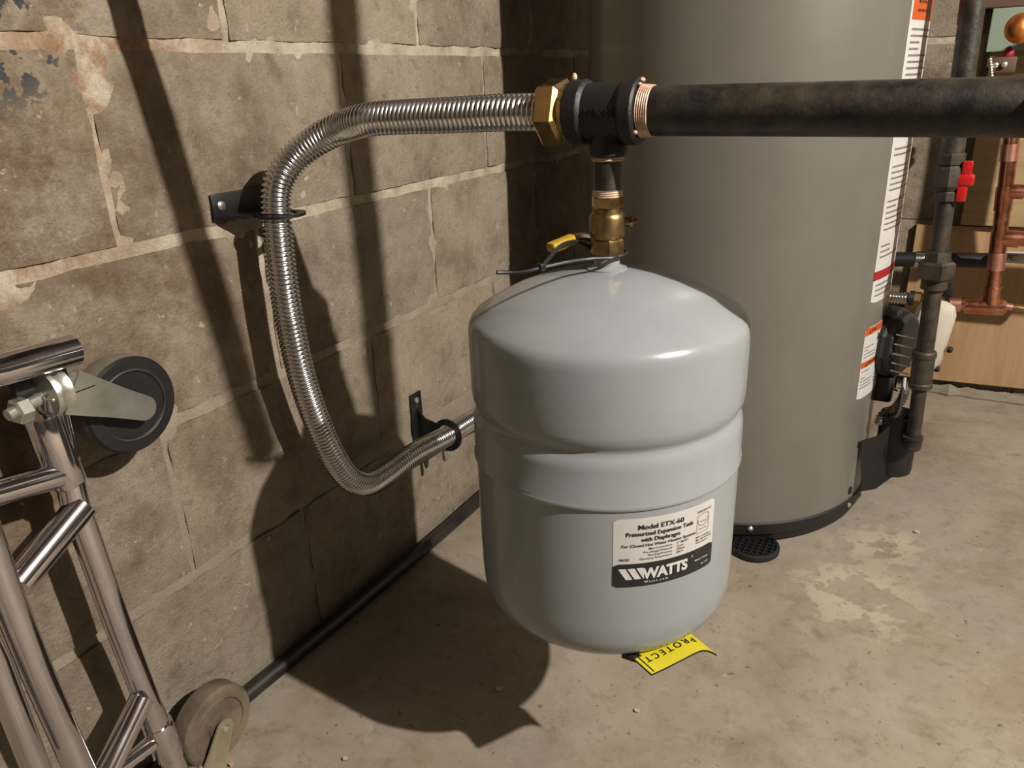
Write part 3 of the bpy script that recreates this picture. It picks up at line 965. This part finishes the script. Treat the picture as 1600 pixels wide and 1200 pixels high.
# gas control on the right of the heater
gc = MB()
gx, gy, gz = -0.067, 1.455, 0.325
gc.lathe([(0.050, -0.006), (0.058, 0.0), (0.064, 0.004), (0.064, 0.022), (0.058, 0.026), (0.058, 0.036), (0.050, 0.042)], (gx, gy, gz), (0.94, -0.34, 0), 10, 0.2)
gcb = gc.build('gas_control', 'black', wh, 20)
rb = MB()
for k in range(5):
    q = radians(-28 + k * 16)
    c = Vector((gx + 0.032 + 0.004, gy - 0.012 - cos(q) * 0.060, gz + sin(q) * 0.060 - 0.005))
    rb.box(c, (0.030, 0.004, 0.0018), 0, Matrix.Rotation(-0.35, 3, 'Z'))
rb.build('control_ribs', 'zinc', gcb, 0)
lb = MB()
lb.box((gx + 0.012, gy - 0.005, gz - 0.085), (0.034, 0.036, 0.05), 0.006)
lb.build('lower_housing', 'black', gcb)
cv = MB()
cv.box((0.004, 1.56, 0.312), (0.066, 0.05, 0.135), 0.022, Matrix.Rotation(0.12, 3, 'Y'), 2)
cv.build('control_cover', 'cream', wh, 30)
for (x, z) in ((0.037, 0.290), (0.022, 0.250)):
    kb = MB()
    kb.lathe([(0.006, 0), (0.006, 0.007), (0.004, 0.009), (0, 0.009)], (x, 1.555, z), (1, -0.2, 0), 12)
    kb.build('cover_knob', 'black', wh)
# black air inlet bracket low on the side
ib = MB()
fr = [(-0.0735, 1.3720, 0.1594), (-0.0525, 1.3840, 0.1659), (-0.0234, 1.3940, 0.2046), (-0.0147, 1.3940, 0.0925), (-0.0399, 1.3840, 0.0653), (-0.0628, 1.3720, 0.0606)]
vs = [Vector(q) for q in fr] + [Vector(q) + Vector((-0.001, 0.004, 0)) for q in fr]
ib.add(vs, [(0, 5, 4, 1), (1, 4, 3, 2), (6, 7, 10, 11), (7, 8, 9, 10), (0, 1, 7, 6), (1, 2, 8, 7), (2, 3, 9, 8), (3, 4, 10, 9), (4, 5, 11, 10), (5, 0, 6, 11)])
ib.box((-0.079, 1.372, 0.152), (0.010, 0.004, 0.012), 0.001, Matrix.Rotation(0.9, 3, 'Z'))
ib.box((-0.082, 1.362, 0.063), (0.012, 0.004, 0.014), 0.001, Matrix.Rotation(0.9, 3, 'Z'))
ib.box((-0.080, 1.366, 0.030), (0.010, 0.004, 0.012), 0.001, Matrix.Rotation(0.9, 3, 'Z'))
ib.build('inlet_bracket', 'bracket', wh)
pk = MB()
pk.lathe([(0.0, 0.090), (0.026, 0.090), (0.031, 0.094), (0.032, 0.100), (0.032, 0.205), (0.029, 0.205), (0.029, 0.110), (0.0, 0.110)], (-0.020, 1.420, 0), n=28)
pk.build('inlet_pocket', 'black', wh, 30)
fx = MB()
fpth = smooth_path([(-0.0174, 1.4300, 0.2625), (-0.0210, 1.4200, 0.2340), (-0.0319, 1.4100, 0.2139), (-0.0468, 1.4100, 0.2012), (-0.0521, 1.4000, 0.1843)], 0.0012)
fx.tube(fpth, [0.0078 + 0.0014 * cos(2 * pi * i / 4) for i in range(len(fpth))], 14)
fx.build('flexible_conduit', 'conduit', wh, 80)
wi = MB()
wi.tube(smooth_path([(-0.0223, 1.4250, 0.2708), (-0.0204, 1.4100, 0.2343), (-0.0225, 1.4000, 0.2097), (-0.0292, 1.4000, 0.1986)], 0.004), 0.0026, 8)
wi.build('white_wire', 'wire', wh)
wi = MB()
wi.tube(smooth_path([(-0.0581, 1.4500, 0.2289), (-0.0423, 1.4500, 0.2377), (-0.0290, 1.4400, 0.2374)], 0.004), 0.0016, 8)
wi.build('thin_wire', 'black', wh)

# ---------------------------------------------------------------- gas pipe with drip leg
GY = 1.38
gp = thing('gas_pipe', 'upright dull iron gas pipe with red lever valve, right of water heater', 'pipe', (0.006, GY, 0.155))
def gpt(z):
    return Vector((0.0056 - (z - 0.13) * 0.0242, GY, 0.0527 + z * 0.9324))
gdir = (gpt(1.0) - gpt(0.0)).normalized()
MB().tube([gpt(0.285), gpt(0.62)], 0.0133, 24).build('middle_pipe', 'oldiron', gp)
MB().tube([gpt(0.62), gpt(1.6)], 0.0162, 24).build('upper_pipe', 'iron', gp)
MB().tube([gpt(0.12), gpt(0.25)], 0.0115, 24).build('drip_leg', 'oldiron', gp)
MB().lathe([(0.0160, 0), (0.0185, 0.002), (0.0185, 0.009), (0.0170, 0.011), (0.0170, 0.055), (0.0185, 0.057), (0.0185, 0.064), (0.0160, 0.067)], gpt(0.235), gdir, 28).build('coupling', 'oldiron', gp, 28)
MB().lathe([(0.0, 0.0), (0.0125, 0.001), (0.0152, 0.005), (0.0152, 0.020), (0.0165, 0.021), (0.0165, 0.026), (0.0125, 0.027)], gpt(0.112), gdir, 28).build('end_cap', 'oldiron', gp, 28)
u = MB()
hexnut(u, gpt(0.436), gdir, 0.0275, 0.030, 0.3)
u.lathe([(0.0195, 0.0), (0.0195, 0.016)], gpt(0.420), gdir, 24)
u.lathe([(0.0195, 0.0), (0.0180, 0.018)], gpt(0.466), gdir, 8)
u.build('union', 'oldiron', gp, 25)
u = MB()
u.lathe([(0.0185, 0), (0.0185, 0.012), (0.0165, 0.014), (0.0215, 0.022), (0.0225, 0.036), (0.0205, 0.048), (0.0175, 0.052), (0.0195, 0.054), (0.0195, 0.068), (0.0175, 0.070)], gpt(0.570), gdir, 10)
vb = u.build('valve_body', 'oldiron', gp, 22)
u = MB()
vh = Vector((0.013, GY - 0.010, 0.614))
u.tube([gpt(0.604), vh + Vector((0.008, 0, 0))], 0.006, 12)
u.build('valve_stem', 'oldiron', vb)
u = MB()
hv = Vector((0.0152, 1.3700, 0.6161))
u.box(hv + Vector((0.0, 0, 0.0)), (0.026, 0.016, 0.018), 0.004)
u.box(hv + Vector((0.001, -0.002, 0.017)), (0.014, 0.008, 0.022), 0.002)
u.box(hv + Vector((-0.001, -0.002, -0.019)), (0.014, 0.008, 0.026), 0.002)
u.build('red_lever', 'red', gp)

# ---------------------------------------------------------------- copper manifold and fittings at the back
CY = 1.85
MB_shade_loop = MB()  # unseen pipe loop, added only to throw shade on the boards behind the copper
MB_shade_loop.tube([(1.93, 1.80, 0.57), (0.35, 1.80, 0.57), (0.29, 1.80, 0.60), (0.275, 1.80, 0.66), (0.275, 1.80, 0.88), (0.29, 1.80, 0.95), (0.35, 1.80, 0.98), (1.93, 1.80, 0.98)], 0.034, 24)
tag(MB_shade_loop.build('shade_pipe_loop', 'castiron'), 'added iron pipe loop out of frame right of the copper pipes, shading the back boards', 'pipe')
cp = thing('copper_manifold', 'upright copper pipe with soldered branches to the right, in front of the plywood', 'pipe', (0.1116, 1.8500, 0.2997))
c_top = Vector((0.0865, 1.8500, 0.6646))
c_bot = Vector((0.1091, 1.8500, 0.3078))
cd = (c_bot - c_top).normalized()
def along(f):
    return c_top.lerp(c_bot, f)
up_ext = c_top - cd * 0.02
MB().tube([up_ext, c_bot], 0.0143, 24).build('riser', 'copper', cp)
for f0, f1, r in ((0.10, 0.19, 0.0162), (0.33, 0.46, 0.0162), (0.58, 0.72, 0.0162), (0.70, 0.80, 0.0166), (0.90, 1.0, 0.0168)):
    MB().tube([along(f0), along(f1)], r, 24).build('solder_sleeve', 'solder' if f0 in (0.10, 0.70) else 'copper', cp, 30)
for py, r in ((299, 0.0125), (373, 0.0150)):
    a = Vector((0.0909, 1.8500, 0.5379)) if py == 299 else Vector((0.0988, 1.8500, 0.4446))
    MB().tube([a, a + Vector((0.10, 0.0, 0.002))], r, 20).build('branch', 'copper', cp)
    MB().lathe([(r + 0.002, 0), (r + 0.002, 0.030)], a + Vector((0.006, 0, 0)), (1, 0, 0), 20).build('branch_sleeve', 'copper', cp, 30)
a = Vector((0.0042, 1.8500, 0.2984))
e = Vector((0.1222, 1.8500, 0.3050))
MB().tube([a, e], 0.0132, 20).build('lower_run', 'copper', cp)
MB().lathe([(0.0155, 0.0), (0.0155, 0.020)], a + Vector((0.030, 0, 0)), e - a, 20).build('run_sleeve', 'solder', cp, 30)
MB().lathe([(0.0162, 0.0), (0.0168, 0.035), (0.0168, 0.070), (0.0120, 0.076)], a + Vector((0.057, 0, -0.001)), e - a, 20).build('run_tee', 'copper', cp, 30)
MB().tube([e, e + Vector((0.030, 0, -0.002))], 0.0072, 16).build('small_stub', 'solder', cp)
MB().tube([e + Vector((0.026, 0, -0.002)), e + Vector((0.08, 0, -0.005))], 0.0078, 16).build('brass_stub', 'brass', cp)
MB().lathe([(0.0135, 0.0), (0.017, 0.003), (0.0, 0.022)], up_ext + cd * 0.012 - cd * 0.0, (0, 0, 1), 6).build('yellow_tip', 'yellowgrip', cp, 20)
k = MB()
k.box(Vector((0.0268, 1.8400, 0.3287)), (0.017, 0.012, 0.032), 0.002)
k.box(Vector((0.0290, 1.8250, 0.3005)), (0.009, 0.008, 0.038), 0.002)
k.box(Vector((0.0320, 1.8300, 0.2796)), (0.024, 0.014, 0.005), 0.001)
k.build('pipe_clamp', 'bracket', cp)

# heater connector with brass nut
hc = thing('flexible_connector', 'short stainless corrugated connector with brass nut between heater and gas pipe', 'hose', (-0.0586, 1.8400, 0.3048))
pth2 = smooth_path([(-0.0971, 1.8400, 0.3053), (-0.0713, 1.8400, 0.3050), (-0.0399, 1.8400, 0.3066)], 0.0012)
MB().tube(pth2, [0.0125 + 0.0018 * cos(2 * pi * i / 5) for i in range(len(pth2))], 18).build('corrugated_tube', 'steel', hc, 80)
b = MB()
hexnut(b, Vector((-0.0373, 1.8400, 0.3055)), (1, 0, 0), 0.0165, 0.016)
b.lathe([(0.0135, 0), (0.0135, 0.045)], Vector((-0.0211, 1.8400, 0.3056)), (1, 0, 0), 20)
b.build('brass_nut', 'brass', hc, 25)
b = MB()
b.lathe([(0.0165, -0.004), (0.0165, 0.006)], Vector((-0.0412, 1.8400, 0.3065)), (1, 0, 0), 20)
b.build('gasket_ring', 'rubber', hc, 25)

# black insulated water pipe behind the gas pipe
ip = thing('insulated_pipe', 'black insulated pipe running level behind the gas pipe above the copper tee', 'pipe', (-0.0101, 1.9500, 0.3721))
MB().tube([(-0.0941, 1.9500, 0.3659), (0.0945, 1.9500, 0.3769)], 0.0165, 18).build('insulation', 'rubber', ip)
MB().lathe([(0.0180, 0), (0.0188, 0.003), (0.0178, 0.006), (0.0188, 0.009), (0.0178, 0.012), (0.0188, 0.015), (0.018, 0.018)], Vector((-0.0484, 1.9500, 0.3692)), (1, 0, 0), 20).build('band_clamp', 'steel', ip, 60)
wt = thing('white_pipe', 'white plastic pipe with dark print, level behind the copper riser', 'pipe', (0.1433, 1.9200, 0.3965))
wa = Vector((0.0996, 1.9200, 0.3933))
MB().tube([wa, wa + Vector((0.2, 0, 0.0))], 0.0125, 18).build('pipe_wall', 'wire', wt)
v2, f2 = text2d('Fill', 0.016, bold=0.02, shear=0.3)
tv = MB()
for f in [0]:
    tv.add([(wa.x + 0.022 + a, wa.y - 0.0131 * cos((h - 0.004) / 0.0131), wa.z + 0.0131 * sin((h - 0.004) / 0.0131)) for a, h in v2], f2)
tv.build('lettering', 'ink', wt, 0)

# fittings on the brown board at top right
br = MB()
br.box((0.30, 2.090, 0.945), (0.61, 0.034, 0.12), 0.003)
tag(br.build('stained_rail', 'brownboard', None, 0), 'dark brown wooden rail across the top of the back wall boards', 'board')
gpn = MB()
gpn.box((0.148, 2.072, 0.842), (0.255, 0.012, 0.085), 0.002)
tag(gpn.build('green_panel', 'green', None, 0), 'pale green panel behind the shining copper dome, top right', 'panel')
dm = Vector((0.0709, 1.9000, 0.8384))
d = MB()
d.lathe([(0.012, 0.060), (0.012, 0.030), (0.018, 0.022)] + [(0.0275 * sin(radians(a)), 0.0275 * cos(radians(a))) for a in range(45, 181, 9)], dm, (0.0, 1, 0.0), 32)
tag(d.build('copper_pipe', 'hammered', None, 180), 'round copper pipe end gleaming orange in front of the green panel', 'pipe')
sw = thing('valve_bracket', 'small dark bracket with two bright screws below the green panel', 'bracket', (0.0478, 1.9300, 0.7731))
b = MB()
b.box(Vector((0.0500, 1.9300, 0.7730)), (0.052, 0.020, 0.032), 0.004)
b.build('bracket_body', 'brownboard', sw)
b = MB()
b.sphere(Vector((0.0595, 1.9300, 0.7938)), 0.011, (0.9, 0.8, 1.3), None, 16)
b.build('knob', 'redprint', sw)
for px in (0, 1):
    c = Vector((0.0397, 1.9150, 0.7735)) if px == 0 else Vector((0.0549, 1.9150, 0.7741))
    MB().lathe([(0.0055, 0), (0.0055, 0.003), (0.003, 0.0045), (0, 0.0045)], c, (0, -1, 0), 12).build('screw', 'zinc', sw)
bc = MB()
for i in range(11):
    p = Vector((0.0290, 1.9100, 0.7845)).lerp(Vector((0.0417, 1.9100, 0.7343)), i / 10)
    bc.sphere(p, 0.0042, (1, 1, 1), None, 8)
tag(bc.build('bead_chain', 'zinc'), 'short bright bead chain hanging from the dark bracket, top right', 'chain')
bv2 = thing('brass_valve', 'yellow brass valve half hidden behind the black pipe, top right', 'valve', (0.0813, 1.9000, 0.7486))
b = MB()
q = Vector((0.0807, 1.9000, 0.7275))
b.lathe([(0.0, 0.0), (0.020, 0.0), (0.022, 0.004), (0.022, 0.010), (0.016, 0.013), (0.016, 0.020), (0.021, 0.023), (0.021, 0.030), (0.012, 0.034), (0.0, 0.034)], q + Vector((0.006, 0, -0.005)), (0, 0, 1), 24)
b.build('body', 'brass', bv2, 30)
b = MB()
b.tube([q + Vector((-0.04, 0, 0.020)), q + Vector((0.0, 0, 0.018))], 0.006, 12)
b.build('side_stub', 'dullbrass', bv2)

# ---------------------------------------------------------------- chrome cart frame leaning at the wall
cart = thing('chrome_stand', 'folded chrome tube stand on two black casters, leaning at the block wall on the left', 'cart', (-0.69, 0.33, 0.0))
CX = -0.688
def rod(name, pts, r=0.0125, mat='chrome'):
    m = MB()
    m.tube([Vector(p) for p in pts], r, 20)
    return m.build(name, mat, cart, 35)
rod('outer_rail', [(-0.6880, 0.3571, 0.5331), (-0.6880, 0.3517, 0.4174), (-0.6880, 0.3599, 0.2764), (-0.6880, 0.3692, 0.1577), (-0.6880, 0.3830, 0.0244)], 0.0128)
MB().lathe([(0.0155, 0), (0.0162, 0.002), (0.0162, 0.072), (0.0155, 0.074)], (-0.6880, 0.3510, 0.4420), Vector((-0.6880, 0.3485, 0.5188)) - Vector((-0.6880, 0.3526, 0.4650)), 24).build('rail_sleeve', 'chrome', cart, 30)
MB().lathe([(0.0145, 0), (0.0150, 0.002), (0.0150, 0.050), (0.0145, 0.052)], (-0.6880, 0.3739, 0.1259), Vector((-0.6880, 0.3812, 0.0363)) - Vector((-0.6880, 0.3739, 0.1259)), 24).build('lower_sleeve', 'chrome', cart, 30)
rod('inner_rail', [(-0.6600, 0.2611, 0.4848), (-0.6600, 0.2615, 0.3874), (-0.6600, 0.2656, 0.2936), (-0.6600, 0.2773, 0.1172)], 0.0130)
rod('front_rail', [(-0.6550, 0.2294, 0.4075), (-0.6550, 0.2354, 0.3375), (-0.6550, 0.2381, 0.2024)], 0.0115)
rod('top_bar', [(-0.6720, 0.2497, 0.5791), (-0.6720, 0.3145, 0.5713), (-0.6720, 0.3794, 0.5687)], 0.0140)
rod('cross_bar', [(-0.6850, 0.2346, 0.4748), (-0.6850, 0.2921, 0.4640), (-0.6850, 0.3432, 0.4554)], 0.0122)
rod('diagonal_brace', [(-0.6720, 0.2773, 0.3818), (-0.6820, 0.3543, 0.4175)], 0.0140)
rod('diagonal_brace', [(-0.6680, 0.2842, 0.1231), (-0.6820, 0.3612, 0.1762)], 0.0128)
rod('foot_brace', [(-0.6850, 0.2942, 0.1171), (-0.6880, 0.3605, 0.1083)], 0.0095)
pl = MB()
pl.box(Vector((-0.7000, 0.3567, 0.5401)), (0.012, 0.050, 0.020), 0.003)
pl.build('end_plate', 'black', cart)
def caster(axle, stem, rail_pt, wheel_mat, fork_mat, hub_mat):
    axle, stem, rail_pt = Vector(axle), Vector(stem), Vector(rail_pt)
    w = MB()
    w.lathe([(0.030, -0.0145), (0.047, -0.0140), (0.0500, -0.0105), (0.0500, 0.0105), (0.047, 0.0140), (0.036, 0.0142), (0.0345, 0.0125), (0.016, 0.0125), (0.015, 0.0150), (0.0, 0.0150)], axle, (1, 0, 0), 48)
    wo = w.build('wheel', wheel_mat, cart, 30)
    tr = MB()
    tr.lathe([(0.0470, -0.0138), (0.0498, -0.0112), (0.0503, -0.009), (0.0503, 0.009), (0.0498, 0.0112)], axle, (1, 0, 0), 48, caps=False)
    tr.build('tread', hub_mat, wo, 40)
    rg = MB()
    rg.lathe([(0.0350, 0.0142), (0.0362, 0.0150), (0.0374, 0.0142)], axle, (1, 0, 0), 48, caps=False)
    rg.build('rim_line', 'oldiron' if wheel_mat == 'rubber' else wheel_mat, wo, 60)
    d = axle - stem
    d.x = 0
    ln = d.length
    d.normalize()
    nrm = Vector((1, 0, 0))
    pv = nrm.cross(d)
    f = MB()
    for side in (1, -1):
        out = [(-0.012, -0.021), (ln * 0.55, -0.015)] + [(ln + 0.0125 * sin(radians(a)), 0.0125 * -cos(radians(a))) for a in range(0, 181, 20)] + [(ln * 0.55, 0.015), (-0.012, 0.021)]
        f.prism(out, stem + nrm * (0.0175 if side > 0 else -0.0200), d, pv, 0.0025)
    f.box(stem + d * -0.010, (0.040, 0.003, 0.042) if abs(d.z) < 0.5 else (0.040, 0.042, 0.003), 0.001)
    fo = f.build('fork', fork_mat, cart, 30)
    ab = MB()
    ab.lathe([(0.0058, 0.0), (0.0058, 0.003), (0.0042, 0.0055), (0, 0.0062)], axle + nrm * 0.020, nrm, 18)
    ab.build('axle_bolt', 'zinc', fo)
    sdir = (stem - rail_pt).normalized()
    rc = MB()
    base = stem - d * 0.0125
    rc.lathe([(0.010, -0.018), (0.024, -0.018), (0.025, -0.014), (0.021, -0.010), (0.024, -0.006), (0.025, -0.002), (0.018, 0.002), (0.0, 0.002)], base, sdir, 32)
    rc.build('swivel_race', 'zinc', fo, 30)
    nb = MB()
    hexnut(nb, rail_pt + sdir * 0.010, sdir, 0.0115, 0.009)
    nb.tube([rail_pt - sdir * 0.036, base], 0.0055, 14)
    hexnut(nb, rail_pt - sdir * 0.030, sdir, 0.0120, 0.013)
    nb.build('stem_bolt', 'zinc', fo, 25)
    return wo
caster((-0.7020, 0.4327, 0.4900), (-0.6900, 0.3772, 0.5253), (-0.6880, 0.3516, 0.5258), 'rubber', 'zinc', 'tread')
caster((-0.703, 0.447, 0.0545), (-0.700, 0.420, 0.010), (-0.692, 0.386, 0.028), 'dustyrubber', 'dustyzinc', 'dustyrubber')

# ---------------------------------------------------------------- chips on the floor
def chip(p, s, seedv, label, mat='chip'):
    r = random.Random(seedv)
    pts = []
    for i in range(7):
        q = 2 * pi * i / 7
        k = r.uniform(0.6, 1.1)
        pts.append((cos(q) * s * k, sin(q) * s * k * 0.8))
    m = MB()
    m.prism(pts, (p[0], p[1], 0.0012), (1, 0, 0), (0, 1, 0), max(0.0015, s * 0.4))
    return tag(m.build('stone_chip', mat, None, 20), label, 'stone', 'chips of stone on the floor')
chip((-0.2608, 0.7518, 0.0000), 0.0045, 1, 'pale stone chip on the floor in front of the yellow strap')
chip((-0.4428, 0.7037, 0.0000), 0.0055, 2, 'tan stone chip lying within the tank shadow')
chip((0.0376, 1.3721, 0.0000), 0.0060, 3, 'pale yellow chip on the floor right of the water heater')
chip((-0.6813, 0.4450, 0.0000), 0.0085, 4, 'pinkish round stone on the floor beside the lower caster', 'pinkchip')
chip((-0.5555, 0.5148, 0.0000), 0.0040, 5, 'tiny pale chip on the floor just below the tank shadow')
